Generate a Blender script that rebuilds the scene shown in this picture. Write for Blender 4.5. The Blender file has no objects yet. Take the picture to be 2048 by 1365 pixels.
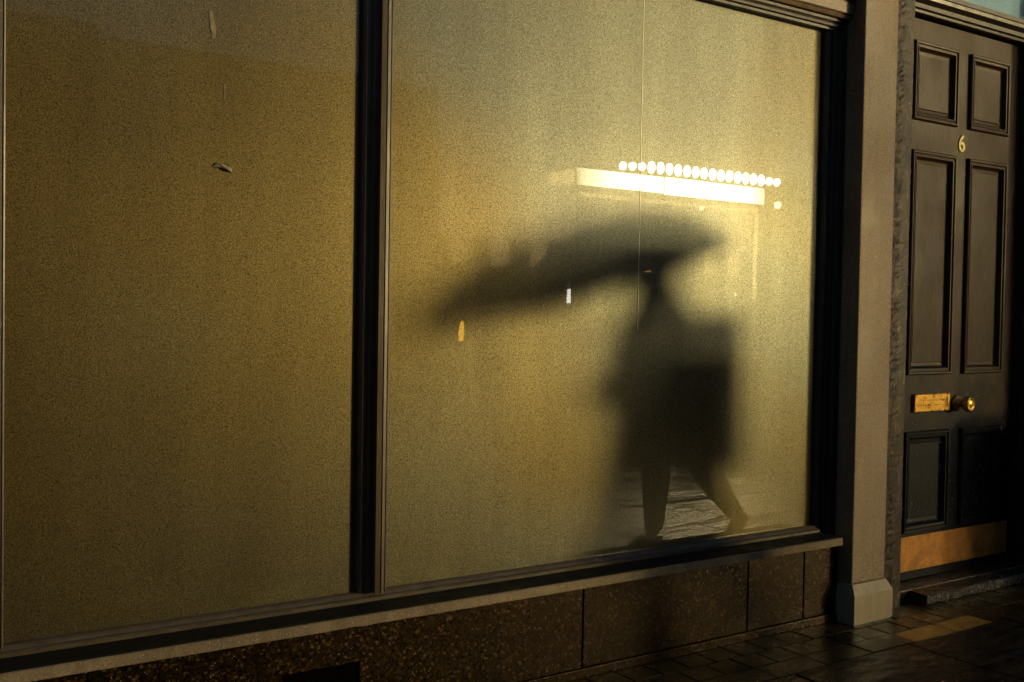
import bpy, bmesh, math, random
from mathutils import Vector, Matrix
random.seed(7)
S = 1.15                       # every coordinate below is in camera heights; S turns them into metres
R = math.radians
sc = bpy.context.scene

# ---------------------------------------------------------------- camera
FPX = 2111.776
yaw, pitch, roll = R(55.762), R(1.4464), R(0.9512)
fw = Vector((math.cos(yaw)*math.cos(pitch), math.sin(yaw)*math.cos(pitch), -math.sin(pitch)))
rt = Vector((math.sin(yaw), -math.cos(yaw), 0)); up = rt.cross(fw)
r2 = math.cos(roll)*rt + math.sin(roll)*up; u2 = -math.sin(roll)*rt + math.cos(roll)*up
cam = bpy.data.cameras.new('camera'); cam.sensor_width = 36; cam.lens = FPX/2048*36
cam.clip_start = 0.05; cam.clip_end = 2000
co = bpy.data.objects.new('camera', cam); sc.collection.objects.link(co)
m3 = Matrix((r2, u2, -fw)).transposed()
co.matrix_world = Matrix.Translation((0, 0, S)) @ m3.to_4x4()
sc.camera = co

# ---------------------------------------------------------------- sky, sun, exposure
SUN_AZ, SUN_EL = 45.5, 4.8      # azimuth off the shop wall, towards the street
sd = Vector((math.cos(R(SUN_AZ))*math.cos(R(SUN_EL)), -math.sin(R(SUN_AZ))*math.cos(R(SUN_EL)), math.sin(R(SUN_EL))))
w = bpy.data.worlds.new('World'); sc.world = w; w.use_nodes = True
nt = w.node_tree; bg = nt.nodes['Background']
sky = nt.nodes.new('ShaderNodeTexSky'); sky.sky_type = 'NISHITA'; sky.sun_disc = False
sky.sun_elevation = R(SUN_EL); sky.sun_rotation = R(90+SUN_AZ)
sky.air_density = 1.0; sky.dust_density = 1.0; sky.ozone_density = 2.5
nt.links.new(sky.outputs[0], bg.inputs[0]); bg.inputs[1].default_value = 0.15
sl = bpy.data.lights.new('sun', 'SUN'); sl.energy = 5.0; sl.angle = R(5.2); sl.color = (1.0, 0.76, 0.33)
sl.cycles.use_multiple_importance_sampling = False
so = bpy.data.objects.new('sun', sl); sc.collection.objects.link(so)
so.rotation_euler = sd.to_track_quat('Z', 'Y').to_euler(); so.location = sd*30
sc.view_settings.view_transform = 'Standard'; sc.view_settings.look = 'None'
sc.view_settings.exposure = -1.0; sc.view_settings.gamma = 1
sc.cycles.use_denoising = True
sc.cycles.max_bounces = 6

# ---------------------------------------------------------------- node helpers
def mat(name):
    m = bpy.data.materials.new(name); m.use_nodes = True
    n = m.node_tree; b = n.nodes['Principled BSDF']
    return m, n, b
def N(n, t, **kw):
    x = n.nodes.new(t)
    for k, v in kw.items():
        if k in x.inputs: x.inputs[k].default_value = v
        else: setattr(x, k, v)
    return x
def noise(n, scale, detail=4, rough=.55, stretch=None):
    tc = N(n, 'ShaderNodeNewGeometry')
    t = N(n, 'ShaderNodeTexNoise', Scale=scale, Detail=detail, Roughness=rough)
    src = tc.outputs['Position']
    if stretch:
        mp = N(n, 'ShaderNodeMapping'); mp.inputs['Scale'].default_value = stretch
        n.links.new(src, mp.inputs[0]); src = mp.outputs[0]
    n.links.new(src, t.inputs['Vector']); return t.outputs['Fac']
def ramp(n, src, stops):
    r = N(n, 'ShaderNodeValToRGB'); e = r.color_ramp.elements
    while len(e) < len(stops): e.new(.5)
    for el, (p, c) in zip(e, stops):
        el.position = p; el.color = (*c, 1) if len(c) == 3 else c
    n.links.new(src, r.inputs[0]); return r.outputs[0]
def g(v): return (v, v, v)
def mixc(n, fac, a, b, mode='MIX'):
    x = N(n, 'ShaderNodeMix', data_type='RGBA', blend_type=mode)
    for s, v in ((0, fac), (6, a), (7, b)):
        if hasattr(v, 'links'): n.links.new(v, x.inputs[s])
        else: x.inputs[s].default_value = v if s == 0 else (*v, 1)
    return x.outputs[2]
def mth(n, op, a, b=0.0):
    x = N(n, 'ShaderNodeMath', operation=op)
    for i, v in enumerate((a, b)):
        if hasattr(v, 'links'): n.links.new(v, x.inputs[i])
        else: x.inputs[i].default_value = v
    return x.outputs[0]
def bump(n, b, h, strength, dist=.002):
    x = N(n, 'ShaderNodeBump', Strength=strength, Distance=dist)
    n.links.new(h, x.inputs['Height']); n.links.new(x.outputs[0], b.inputs['Normal']); return x
def simple(name, c1, c2, scale=30, rough=(.4, .6), metallic=0, bmp=.3, bd=.002, spec=.5, stretch=None, detail=5):
    m, n, b = mat(name)
    f = noise(n, scale, detail, .6, stretch)
    n.links.new(ramp(n, f, [(.3, c1), (.7, c2)]), b.inputs['Base Color'])
    n.links.new(ramp(n, noise(n, scale*.4, 4, .6, stretch), [(.3, g(rough[0])), (.7, g(rough[1]))]), b.inputs['Roughness'])
    b.inputs['Metallic'].default_value = metallic; b.inputs['Specular IOR Level'].default_value = spec
    bump(n, b, noise(n, scale*2.2, 5, .65, stretch), bmp, bd)
    return m

# ---------------------------------------------------------------- materials
def make_film_glass(name, base, gl, rough=.5, mixf=.5, grain=.24, seed=0.0):
    """clear polished glass over a frosted film: the film scatters light, the glass face mirrors the street"""
    m = bpy.data.materials.new(name); m.use_nodes = True; n = m.node_tree; n.nodes.clear()
    out = N(n, 'ShaderNodeOutputMaterial')
    fine = noise(n, 330, 2, .8)
    cloud = noise(n, .9+seed, 4, .5)
    streak = noise(n, 2.2, 5, .6, (3.0, 1, .35))
    amt = mth(n, 'MULTIPLY', mth(n, 'SUBTRACT', fine, .5), grain*7)
    amt = mth(n, 'ADD', amt, 1.0)
    tone = mth(n, 'ADD', mth(n, 'MULTIPLY', mth(n, 'ADD', cloud, streak), .55), .45)
    # dried drips and limescale creeping up from the bottom rail
    geo = N(n, 'ShaderNodeNewGeometry'); sx = N(n, 'ShaderNodeSeparateXYZ'); n.links.new(geo.outputs['Position'], sx.inputs[0])
    low = mth(n, 'MAXIMUM', mth(n, 'SUBTRACT', .52, sx.outputs[2]), 0.0)
    amt = mth(n, 'MULTIPLY', amt, tone)
    amt = mth(n, 'ADD', amt, mth(n, 'MULTIPLY', mth(n, 'MULTIPLY', low, 9.0), mth(n, 'MAXIMUM', mth(n, 'SUBTRACT', noise(n, 7, 6, .6, (1, 1, 1.6)), .52), 0.0)))
    warm_glow = ramp(n, noise(n, .62, 2, .5), [(.42, g(0)), (.60, g(1))])  # amber and olive patches: warm glow and sky light put into the film colour
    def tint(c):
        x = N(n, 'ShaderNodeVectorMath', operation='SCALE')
        n.links.new(mixc(n, warm_glow, (c[0]*.95, c[1]*1.04, c[2]*1.25), (c[0]*1.05, c[1]*.93, c[2]*.68)), x.inputs[0])
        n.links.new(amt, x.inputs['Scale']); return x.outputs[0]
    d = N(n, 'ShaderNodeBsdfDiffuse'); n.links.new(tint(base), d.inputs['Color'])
    gg = N(n, 'ShaderNodeBsdfGlossy', Roughness=rough); n.links.new(tint(gl), gg.inputs['Color'])
    mx = N(n, 'ShaderNodeMixShader', Fac=mixf); n.links.new(d.outputs[0], mx.inputs[1]); n.links.new(gg.outputs[0], mx.inputs[2])
    # thin breath of mist on the glass: a narrow glow round bright reflections
    hz = N(n, 'ShaderNodeBsdfGlossy', Roughness=.21); n.links.new(tint(gl), hz.inputs['Color'])
    mh = N(n, 'ShaderNodeMixShader', Fac=.0035); n.links.new(mx.outputs[0], mh.inputs[1]); n.links.new(hz.outputs[0], mh.inputs[2]); mx = mh
    fr = N(n, 'ShaderNodeFresnel', IOR=1.5)
    gs = N(n, 'ShaderNodeBsdfGlossy', Roughness=0.0)
    wav = N(n, 'ShaderNodeBump', Strength=.06, Distance=.002); n.links.new(noise(n, 2.5, 2), wav.inputs['Height'])
    n.links.new(wav.outputs[0], gs.inputs['Normal'])
    m2 = N(n, 'ShaderNodeMixShader'); n.links.new(fr.outputs[0], m2.inputs[0])
    n.links.new(mx.outputs[0], m2.inputs[1]); n.links.new(gs.outputs[0], m2.inputs[2])
    n.links.new(m2.outputs[0], out.inputs[0]); return m
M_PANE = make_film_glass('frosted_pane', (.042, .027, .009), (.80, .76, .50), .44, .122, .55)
M_FAN = make_film_glass('frosted_fanlight', (.24, .36, .40), (.2, .3, .32), .5, .2)

M_FRAME = simple('dark_frame_paint', (.026, .021, .017), (.052, .041, .032), 60, (.28, .5), bmp=.35, bd=.001, stretch=(1, 1, .5))
M_SIDE = simple('black_side_paint', (.016, .015, .014), (.032, .029, .026), 20, (.4, .6), bmp=.3)
def speckled(name, lo, hi, scale, rough, bmp=.4, streaks=.25, spec=.4):
    m, n, b = mat(name)
    f = noise(n, scale, 6, .75); big = noise(n, 3, 4, .6); st = noise(n, 9, 5, .6, (3, 3, .25))
    c = ramp(n, f, [(.32, lo), (.68, hi)])
    c = mixc(n, 1.0, c, ramp(n, mth(n, 'ADD', mth(n, 'MULTIPLY', big, .6), mth(n, 'MULTIPLY', st, .4)), [(.35, g(1-streaks*1.6)), (.65, g(1.0))]), 'MULTIPLY')
    n.links.new(c, b.inputs['Base Color'])
    n.links.new(ramp(n, big, [(.35, g(rough[0])), (.65, g(rough[1]))]), b.inputs['Roughness'])
    b.inputs['Specular IOR Level'].default_value = spec
    bump(n, b, noise(n, scale*1.1, 5, .8), bmp, .0015)
    return m
M_PILASTER = speckled('painted_render', (.12, .09, .06), (.56, .42, .285), 190, (.45, .7))
M_BASE = speckled('pale_stone_block', (.34, .29, .20), (.66, .56, .38), 200, (.35, .6))
M_SILL = speckled('painted_sill', (.24, .19, .13), (.50, .39, .265), 220, (.7, .85), .8, .3, .12)
def granite(name):
    m, n, b = mat(name)
    tc = N(n, 'ShaderNodeNewGeometry')
    v = N(n, 'ShaderNodeTexVoronoi', Scale=150.0); n.links.new(tc.outputs['Position'], v.inputs['Vector'])
    sep = N(n, 'ShaderNodeSeparateColor'); n.links.new(v.outputs['Color'], sep.inputs[0])
    c = ramp(n, sep.outputs[0], [(0, (.003, .002, .0015)), (.35, (.008, .004, .002)), (.65, (.020, .009, .003)), (.9, (.058, .030, .011)), (1, (.17, .11, .045))])
    c = mixc(n, 1.0, c, ramp(n, noise(n, 4, 5, .6), [(.35, g(.45)), (.65, g(1))]), 'MULTIPLY')
    n.links.new(c, b.inputs['Base Color'])
    n.links.new(ramp(n, sep.outputs[1], [(0, g(.22)), (1, g(.5))]), b.inputs['Roughness'])
    b.inputs['Specular IOR Level'].default_value = .22; b.inputs['Specular Tint'].default_value = (1, .72, .42, 1)
    bump(n, b, noise(n, 120, 4, .7), .35, .001); return m
M_GRANITE = granite('brown_granite')
M_JOINT = simple('dark_joint', (.008, .006, .005), (.018, .014, .011), 60, (.6, .8))
def door_paint():
    m, n, b = mat('worn_door_paint')
    f = noise(n, 60, 7, .75, (1.5, 1.5, .30)); p = noise(n, 5, 5, .6)
    c = ramp(n, f, [(.30, (.026, .015, .009)), (.72, (.092, .050, .025))])
    geo = N(n, 'ShaderNodeNewGeometry'); sx = N(n, 'ShaderNodeSeparateXYZ'); n.links.new(geo.outputs['Position'], sx.inputs[0])
    # brown light on the upper door, dark wet lower part: painted in by height
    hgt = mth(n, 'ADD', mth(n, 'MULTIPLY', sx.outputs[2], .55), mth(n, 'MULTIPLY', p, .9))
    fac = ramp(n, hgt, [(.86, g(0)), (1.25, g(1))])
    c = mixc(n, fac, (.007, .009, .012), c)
    c = mixc(n, ramp(n, noise(n, 90, 6, .8), [(.62, g(0)), (.80, g(.35))]), c, (.10, .075, .055))
    n.links.new(c, b.inputs['Base Color'])
    n.links.new(ramp(n, p, [(.3, g(.34)), (.7, g(.55))]), b.inputs['Roughness'])
    b.inputs['Specular IOR Level'].default_value = .22
    bump(n, b, noise(n, 60, 6, .7, (1.5, 1.5, .25)), .8, .0016); return m
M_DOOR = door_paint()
def flaking():
    m, n, b = mat('flaking_timber_paint')
    f = noise(n, 34, 7, .7, (1, 1, .35)); 
    c = ramp(n, f, [(.42, (.022, .015, .011)), (.56, (.055, .037, .025)), (.68, (.20, .14, .08))])
    n.links.new(c, b.inputs['Base Color']); b.inputs['Roughness'].default_value = .42; b.inputs['Specular IOR Level'].default_value = .3
    bump(n, b, noise(n, 60, 6, .75, (1, 1, .8)), .9, .003); return m
M_POST = flaking()
M_BRASS = simple('aged_brass', (.50, .27, .05), (.85, .52, .12), 90, (.22, .42), metallic=.85, bmp=.3, bd=.001)
def kick():
    m, n, b = mat('copper_kick_plate')
    c = ramp(n, noise(n, 120, 6, .8), [(.3, (.55, .20, .024)), (.7, (1.0, .46, .08))])
    c = mixc(n, ramp(n, noise(n, 14, 5, .7), [(.3, g(.55)), (.6, g(0))]), c, (.13, .045, .010))
    n.links.new(c, b.inputs['Base Color']); b.inputs['Metallic'].default_value = .05; b.inputs['Roughness'].default_value = .5
    bump(n, b, noise(n, 140, 5, .7), .5, .001); return m
M_KICK = kick()
M_GOLD = simple('gilt_number', (1.0, .74, .09), (1.0, .84, .16), 90, (.3, .45), bmp=.1)
M_DARK = simple('dark_void', (.002, .002, .002), (.004, .004, .004), 20, (.8, .95), bmp=0, spec=0)
def paving():
    m, n, b = mat('wet_quarry_tile')
    geo = N(n, 'ShaderNodeNewGeometry')
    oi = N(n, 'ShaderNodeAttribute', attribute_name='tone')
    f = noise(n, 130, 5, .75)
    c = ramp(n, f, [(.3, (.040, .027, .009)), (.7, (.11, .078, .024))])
    c = mixc(n, 1.0, c, ramp(n, oi.outputs['Fac'], [(0, g(.35)), (.5, g(.9)), (1, (7.5, 6.3, 4.2))]), 'MULTIPLY')  # brightest stop carries the painted patch of sunlight
    n.links.new(c, b.inputs['Base Color'])
    n.links.new(ramp(n, noise(n, 8, 4, .6), [(.35, g(.18)), (.65, g(.38))]), b.inputs['Roughness'])
    bump(n, b, noise(n, 90, 4, .7), .35, .0015); return m
M_TILE = paving()
def asphalt(name, lo, hi, r0, r1, bd=.006, bs=.7, scale=70):
    m, n, b = mat(name)
    n.links.new(ramp(n, noise(n, scale*1.5, 5, .7), [(.35, lo), (.7, hi)]), b.inputs['Base Color'])
    b.inputs['Specular IOR Level'].default_value = .5
    wet = mth(n, 'ADD', mth(n, 'MULTIPLY', noise(n, 7, 5, .7, (.3, 1.5, 1)), .65), mth(n, 'MULTIPLY', noise(n, 26, 4, .7, (.6, 1.2, 1)), .35))
    rg = ramp(n, wet, [(.44, g(r0)), (.50, g(r1)), (.62, g(min(.9, r1+.3)))])
    geo = N(n, 'ShaderNodeNewGeometry'); sx = N(n, 'ShaderNodeSeparateXYZ'); n.links.new(geo.outputs['Position'], sx.inputs[0])
    dry = ramp(n, mth(n, 'ADD', mth(n, 'MULTIPLY', sx.outputs[1], -.5), mth(n, 'MULTIPLY', mth(n, 'SUBTRACT', noise(n, 1.3, 4, .6), .5), .8)), [(.0, g(0)), (.62, g(.55))])
    n.links.new(mth(n, 'MINIMUM', mth(n, 'ADD', rg, dry), .9), b.inputs['Roughness'])
    h = mth(n, 'ADD', noise(n, scale, 5, .7, (.45, 1, 1)), mth(n, 'MULTIPLY', noise(n, 5, 3, .5, (.4, 1, 1)), 1.6))
    bump(n, b, h, bs, bd); return m
M_ASPH = asphalt('rough_asphalt', (.010, .008, .006), (.030, .023, .017), .7, .8)
M_SETT = asphalt('wet_road_surface', (.010, .008, .006), (.035, .027, .020), .17, .34, .010, .6, 22)
M_PAVE = asphalt('wet_footpath', (.007, .005, .004), (.022, .016, .011), .16, .34, .009, .6, 24)
M_KERB = asphalt('wet_kerb_stone', (.06, .05, .04), (.14, .12, .09), .25, .45, .003)
def brick():
    m, n, b = mat('brown_brick')
    geo = N(n, 'ShaderNodeNewGeometry'); sx = N(n, 'ShaderNodeSeparateXYZ'); n.links.new(geo.outputs['Position'], sx.inputs[0])
    cb = N(n, 'ShaderNodeCombineXYZ'); n.links.new(mth(n, 'ADD', sx.outputs[0], sx.outputs[1]), cb.inputs[0]); n.links.new(sx.outputs[2], cb.inputs[1])
    t = N(n, 'ShaderNodeTexBrick', Scale=1.0); t.inputs['Brick Width'].default_value = .225; t.inputs['Row Height'].default_value = .075
    t.inputs['Mortar Size'].default_value = .006; t.inputs['Color1'].default_value = (.16, .085, .05, 1); t.inputs['Color2'].default_value = (.24, .14, .08, 1); t.inputs['Mortar'].default_value = (.2, .17, .13, 1)
    n.links.new(cb.outputs[0], t.inputs['Vector'])
    n.links.new(mixc(n, 1.0, t.outputs['Color'], ramp(n, noise(n, 2, 5, .6), [(.3, g(.6)), (.7, g(1))]), 'MULTIPLY'), b.inputs['Base Color'])
    b.inputs['Roughness'].default_value = .8; bump(n, b, t.outputs['Fac'], -.5, .005); return m
M_BRICK = brick()
M_STUCCO = simple('old_stucco', (.10, .085, .065), (.17, .14, .11), 3, (.7, .9))
M_WIN = simple('dark_window_glass', (.01, .012, .015), (.02, .022, .025), 2, (.05, .1), bmp=.02)
M_WHITE = simple('white_paint', (.5, .48, .44), (.62, .6, .55), 12, (.4, .6))
M_SLATE = simple('slate', (.04, .04, .045), (.08, .08, .085), 12, (.5, .7))
M_METAL = simple('grey_metal', (.10, .10, .10), (.2, .2, .2), 20, (.3, .5), metallic=.6)
M_CLOTH = simple('dark_wool_coat', (.010, .009, .010), (.022, .020, .020), 90, (.8, .95), bmp=.5, spec=.2)
M_BAG = simple('black_canvas_bag', (.008, .008, .009), (.018, .018, .018), 70, (.6, .8), bmp=.4, spec=.25)
M_UMB = simple('black_umbrella_nylon', (.010, .010, .012), (.018, .017, .02), 30, (.45, .6), bmp=.1, spec=.3)
n = M_UMB.node_tree; _b = n.nodes['Principled BSDF']; _t = N(n, 'ShaderNodeBsdfTransparent'); _m = N(n, 'ShaderNodeMixShader', Fac=.87)
n.links.new(_t.outputs[0], _m.inputs[1]); n.links.new(_b.outputs[0], _m.inputs[2]); n.links.new(_m.outputs[0], n.nodes['Material Output'].inputs[0])   # thin wet nylon lets a little sun through
M_SKIN = simple('skin', (.42, .26, .18), (.5, .32, .23), 20, (.45, .55), bmp=.05)
M_HAIR = simple('dark_hair', (.012, .008, .006), (.03, .02, .014), 120, (.4, .55), stretch=(1, 1, .1))
M_SHOE = simple('black_leather', (.008, .008, .008), (.02, .018, .016), 30, (.25, .4))
M_TIGHTS = simple('black_tights', (.010, .009, .009), (.018, .016, .016), 90, (.6, .8), spec=.2)
def emis(name, col, s, through=0.0, span=None):
    m = bpy.data.materials.new(name); m.use_nodes = True; n = m.node_tree; n.nodes.clear()
    o = N(n, 'ShaderNodeOutputMaterial'); e = N(n, 'ShaderNodeEmission', Strength=s); e.inputs[0].default_value = (*col, 1)
    f = noise(n, 5, 3); n.links.new(ramp(n, f, [(.3, tuple(.8*c for c in col)), (.7, col)]), e.inputs[0])
    if span:      # tubes behind the acrylic: brighter in the middle, fading at the ends
        geo = N(n, 'ShaderNodeNewGeometry'); sx = N(n, 'ShaderNodeSeparateXYZ'); n.links.new(geo.outputs['Position'], sx.inputs[0])
        t_ = mth(n, 'DIVIDE', mth(n, 'SUBTRACT', sx.outputs[0], span[0]), span[1]-span[0])
        q = ramp(n, t_, [(0, g(.12)), (.12, g(.5)), (.45, g(1)), (.8, g(.9)), (1, g(.25))])
        n.links.new(mth(n, 'MULTIPLY', q, s), e.inputs['Strength'])
    if through:
        t = N(n, 'ShaderNodeBsdfTransparent'); x = N(n, 'ShaderNodeMixShader', Fac=1-through)
        n.links.new(t.outputs[0], x.inputs[1]); n.links.new(e.outputs[0], x.inputs[2]); n.links.new(x.outputs[0], o.inputs[0])
    else: n.links.new(e.outputs[0], o.inputs[0])
    return m
M_LBOX = emis('lit_acrylic', (1, .82, .46), 240, .55, (6.17*S, 8.74*S))
M_BULB = emis('lit_lamp_cover', (1, .82, .46), 380, .3)
M_TUBE = emis('white_tube_lamp', (1, .95, .78), 40)
M_AMBER = emis('amber_lamp', (1, .50, .04), 30)
M_DIM = emis('warm_lamp', (1, .85, .5), 50)
def clear(name, tint, a):
    m = bpy.data.materials.new(name); m.use_nodes = True; n = m.node_tree; n.nodes.clear()
    o = N(n, 'ShaderNodeOutputMaterial'); t = N(n, 'ShaderNodeBsdfTransparent'); t.inputs[0].default_value = (*tint, 1)
    gl = N(n, 'ShaderNodeBsdfGlossy', Roughness=.05); x = N(n, 'ShaderNodeMixShader', Fac=a)
    n.links.new(t.outputs[0], x.inputs[1]); n.links.new(gl.outputs[0], x.inputs[2]); n.links.new(x.outputs[0], o.inputs[0]); return m
M_ROOFGL = clear('clear_roof_sheet', (.93, .92, .88), .06)
def dropm():
    m, n, b = mat('water_drop'); b.inputs['Base Color'].default_value = (.9, .9, .88, 1); b.inputs['Roughness'].default_value = .22
    b.inputs['Transmission Weight'].default_value = .35; b.inputs['IOR'].default_value = 1.33; return m
M_DROP = dropm()
M_CAR = simple('dark_car_paint', (.02, .022, .026), (.03, .032, .036), 4, (.15, .25), bmp=.02)
M_TYRE = simple('tyre_rubber', (.012, .012, .012), (.025, .025, .025), 40, (.7, .9))
M_SEAM = make_film_glass('pale_film_edge', (.9, .8, .5), (.95, .9, .65), .46, .26, .2)
M_SPECK = simple('old_paper_scrap', (.25, .21, .14), (.42, .36, .24), 60, (.6, .8), bmp=.6, bd=.004)

# ---------------------------------------------------------------- object helpers
COL = sc.collection
def link(name, bm_or_me, m, parent=None, smooth=False, bevel=0):
    if isinstance(bm_or_me, bmesh.types.BMesh):
        me = bpy.data.meshes.new(name); bmesh.ops.recalc_face_normals(bm_or_me, faces=bm_or_me.faces); bm_or_me.to_mesh(me); bm_or_me.free()
    else: me = bm_or_me
    if m: me.materials.append(m)
    o = bpy.data.objects.new(name, me); COL.objects.link(o)
    if smooth:
        for p in me.polygons: p.use_smooth = True
    if bevel:
        b = o.modifiers.new('bevel', 'BEVEL'); b.width = bevel*S; b.segments = 2; b.limit_method = 'ANGLE'
    if parent:
        o.parent = parent
        o.matrix_parent_inverse = Matrix.Translation(-WL[parent]) if parent in WL else Matrix.Identity(4)
        WL[o] = Vector((0, 0, 0))
        if parent in WL: o.matrix_parent_inverse = Matrix.Translation(-WL[parent])
    else: WL[o] = Vector((0, 0, 0))
    return o
WL = {}
def tag(o, label=None, cat=None, group=None, kind=None):
    for k, v in (('label', label), ('category', cat), ('group', group), ('kind', kind)):
        if v: o[k] = v
    return o
def thing(name, label, cat, loc=(0, 0, 0), group=None):
    o = bpy.data.objects.new(name, None); COL.objects.link(o); o.location = Vector(loc)*S; o.empty_display_size = .1
    WL[o] = Vector(loc)*S; return tag(o, label, cat, group)
def box(bm, x0, x1, y0, y1, z0, z1):
    v = [bm.verts.new((x*S, y*S, z*S)) for x in (x0, x1) for y in (y0, y1) for z in (z0, z1)]
    for q in ((0, 1, 3, 2), (4, 6, 7, 5), (0, 4, 5, 1), (2, 3, 7, 6), (0, 2, 6, 4), (1, 5, 7, 3)): bm.faces.new([v[i] for i in q])
def boxo(name, m, parent, *b, bevel=0):
    bm = bmesh.new(); box(bm, *b); return link(name, bm, m, parent, bevel=bevel)
def extr(bm, prof, a, b, axis='x', closed=True):
    """prof: (y,z) run along x; or (x,y) run along z"""
    def P(p, t): return (t*S, p[0]*S, p[1]*S) if axis == 'x' else (p[0]*S, p[1]*S, t*S)
    A = [bm.verts.new(P(p, a)) for p in prof]; B = [bm.verts.new(P(p, b)) for p in prof]
    n = len(prof)
    for i in range(n if closed else n-1):
        j = (i+1) % n; bm.faces.new((A[i], A[j], B[j], B[i]))
    if closed: bm.faces.new(A[::-1]); bm.faces.new(B)
def ring(bm, x0, x1, z0, z1, prof):
    """mitred moulding round a rectangle; prof (inset, y) from outside to inside"""
    rows = []
    for d, y in prof:
        rows.append([bm.verts.new((x*S, y*S, z*S)) for x, z in ((x0+d, z0+d), (x1-d, z0+d), (x1-d, z1-d), (x0+d, z1-d))])
    for r, q in zip(rows, rows[1:]):
        for i in range(4):
            j = (i+1) % 4; bm.faces.new((r[i], r[j], q[j], q[i]))
    return rows
def tube(bm, pts, rad, seg=12, cap=True):
    pts = [Vector(p)*S for p in pts]; rad = rad if hasattr(rad, '__len__') else [rad]*len(pts)
    rows = []
    for i, p in enumerate(pts):
        d = (pts[min(i+1, len(pts)-1)]-pts[max(i-1, 0)]).normalized()
        a = d.orthogonal().normalized() if not rows else (pa - d*pa.dot(d)).normalized()
        pa = a; b = d.cross(a)
        rows.append([bm.verts.new(p+(a*math.cos(t)+b*math.sin(t))*rad[i]*S) for t in [2*math.pi*k/seg for k in range(seg)]])
    for r, q in zip(rows, rows[1:]):
        for k in range(seg): bm.faces.new((r[k], r[(k+1) % seg], q[(k+1) % seg], q[k]))
    if cap: bm.faces.new(rows[0][::-1]); bm.faces.new(rows[-1])
def lathe(bm, c, axis, prof, seg=28):
    """prof (r, t) along axis from c"""
    ax = Vector(axis).normalized(); a = ax.orthogonal().normalized(); b = ax.cross(a); c = Vector(c)
    rows = [[bm.verts.new((c+ax*t+(a*math.cos(k*2*math.pi/seg)+b*math.sin(k*2*math.pi/seg))*r)*S) for k in range(seg)] for r, t in prof]
    for r, q in zip(rows, rows[1:]):
        for k in range(seg): bm.faces.new((r[k], r[(k+1) % seg], q[(k+1) % seg], q[k]))
    bm.faces.new(rows[0][::-1]); bm.faces.new(rows[-1])

# ================================================================ GROUND
PY = .48                                    # kerb line of the near pavement
def sheet(name, m, x0, x1, y0, y1, z0, z1, nx=1, ny=1):
    o = boxo(name, m, None, x0, x1, y0, y1, z0, z1); tag(o, kind='structure'); return o
sheet('ground', M_ASPH, -400, 400, -400, 400, -.5, -.09)
sheet('road', M_ASPH, -60, 60, -2.9, PY-.12, -.088, -.084)
sheet('wet_road_lane', M_SETT, -60, 60, -1.0, PY-.12, -.0838, -.080)
sheet('pavement', M_PAVE, -30, 30, PY, 1.981, -.088, 0)
sheet('far_pavement', M_PAVE, -30, 30, -5.0, -2.98, -.088, 0)
def kerb(name, y0, y1):
    bm = bmesh.new(); x = -12.0
    while x < 16:
        box(bm, x+.004, x+.776, y0, y1, -.087, .006+random.uniform(-.002, .003)); x += .78
    o = link(name, bm, M_KERB, bevel=.008); tag(o, kind='structure')
# slabs of the footpath, each settled at a slightly different tilt
bm = bmesh.new(); rnd = random.Random(4); x = -6.0
while x < 12:
    for ya, yb in ((PY+.002, .97), (.97, 1.46), (1.46, 1.979)):
        off = .25 if ya > .9 and ya < 1.2 else 0
        n0 = len(bm.verts); bm.verts.ensure_lookup_table()
        box(bm, x+off+.005, x+off+.515, ya+.004, yb-.004, -.02, .004); bm.verts.ensure_lookup_table()
        tx, ty = rnd.gauss(0, .006), rnd.gauss(0, .006)
        for v in bm.verts[n0:]: v.co.z += (v.co.x/S-x-.26)*tx*S+(v.co.y/S-(ya+yb)/2)*ty*S
    x += .52
o = link('footpath_slabs', bm, M_PAVE, bevel=.003); tag(o, kind='structure')
kerb('kerb', PY-.118, PY-.003); kerb('far_kerb', -2.977, -2.87)
# tiled forecourt strip in front of the shop and door
bm = bmesh.new(); tone = []
def tile(x0, x1, y0, y1):
    h = random.uniform(-.0015, .0012)
    n0 = len(bm.faces); box(bm, x0+.004, x1-.004, y0+.004, y1-.004, -.02, .002+h)
    tone.extend([.85 if y0 < 2 and 2.89 < x0 < 3.25 else random.uniform(.05, .5)]*(len(bm.faces)-n0))  # high-tone tiles: the patch of sunlight is put into their colour
for k in range(-14, 14):
    tile(2.893+.2095*k, 2.893+.2095*(k+1), 1.981, 2.076)
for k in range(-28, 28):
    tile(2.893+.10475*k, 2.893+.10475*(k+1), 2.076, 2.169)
for k in range(-28, 28):
    x = 2.845+.10475*k; tile(x, x+.10475, 2.169, 2.262)
me = bpy.data.meshes.new('tiles'); bm.to_mesh(me); bm.free()
at = me.attributes.new('tone', 'FLOAT', 'FACE')
for i, v in enumerate(tone): at.data[i].value = v
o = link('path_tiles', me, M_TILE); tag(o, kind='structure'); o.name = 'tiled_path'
sheet('path_bed', M_JOINT, -3, 6, 1.983, 2.6, -.087, -.0015)

# ================================================================ SHOP
shop = thing('shop_building', 'shopfront with two big frosted panes, dark timber frames and brown granite base', 'shop', (1.2, 2.3, 0))
# panes: real sheets of glass with thickness
YG = 2.33
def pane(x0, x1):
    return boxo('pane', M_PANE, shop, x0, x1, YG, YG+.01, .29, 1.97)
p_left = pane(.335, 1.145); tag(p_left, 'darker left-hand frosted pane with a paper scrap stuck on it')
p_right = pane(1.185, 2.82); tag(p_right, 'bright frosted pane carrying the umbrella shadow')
p_far = pane(-1.2, .285)
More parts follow.
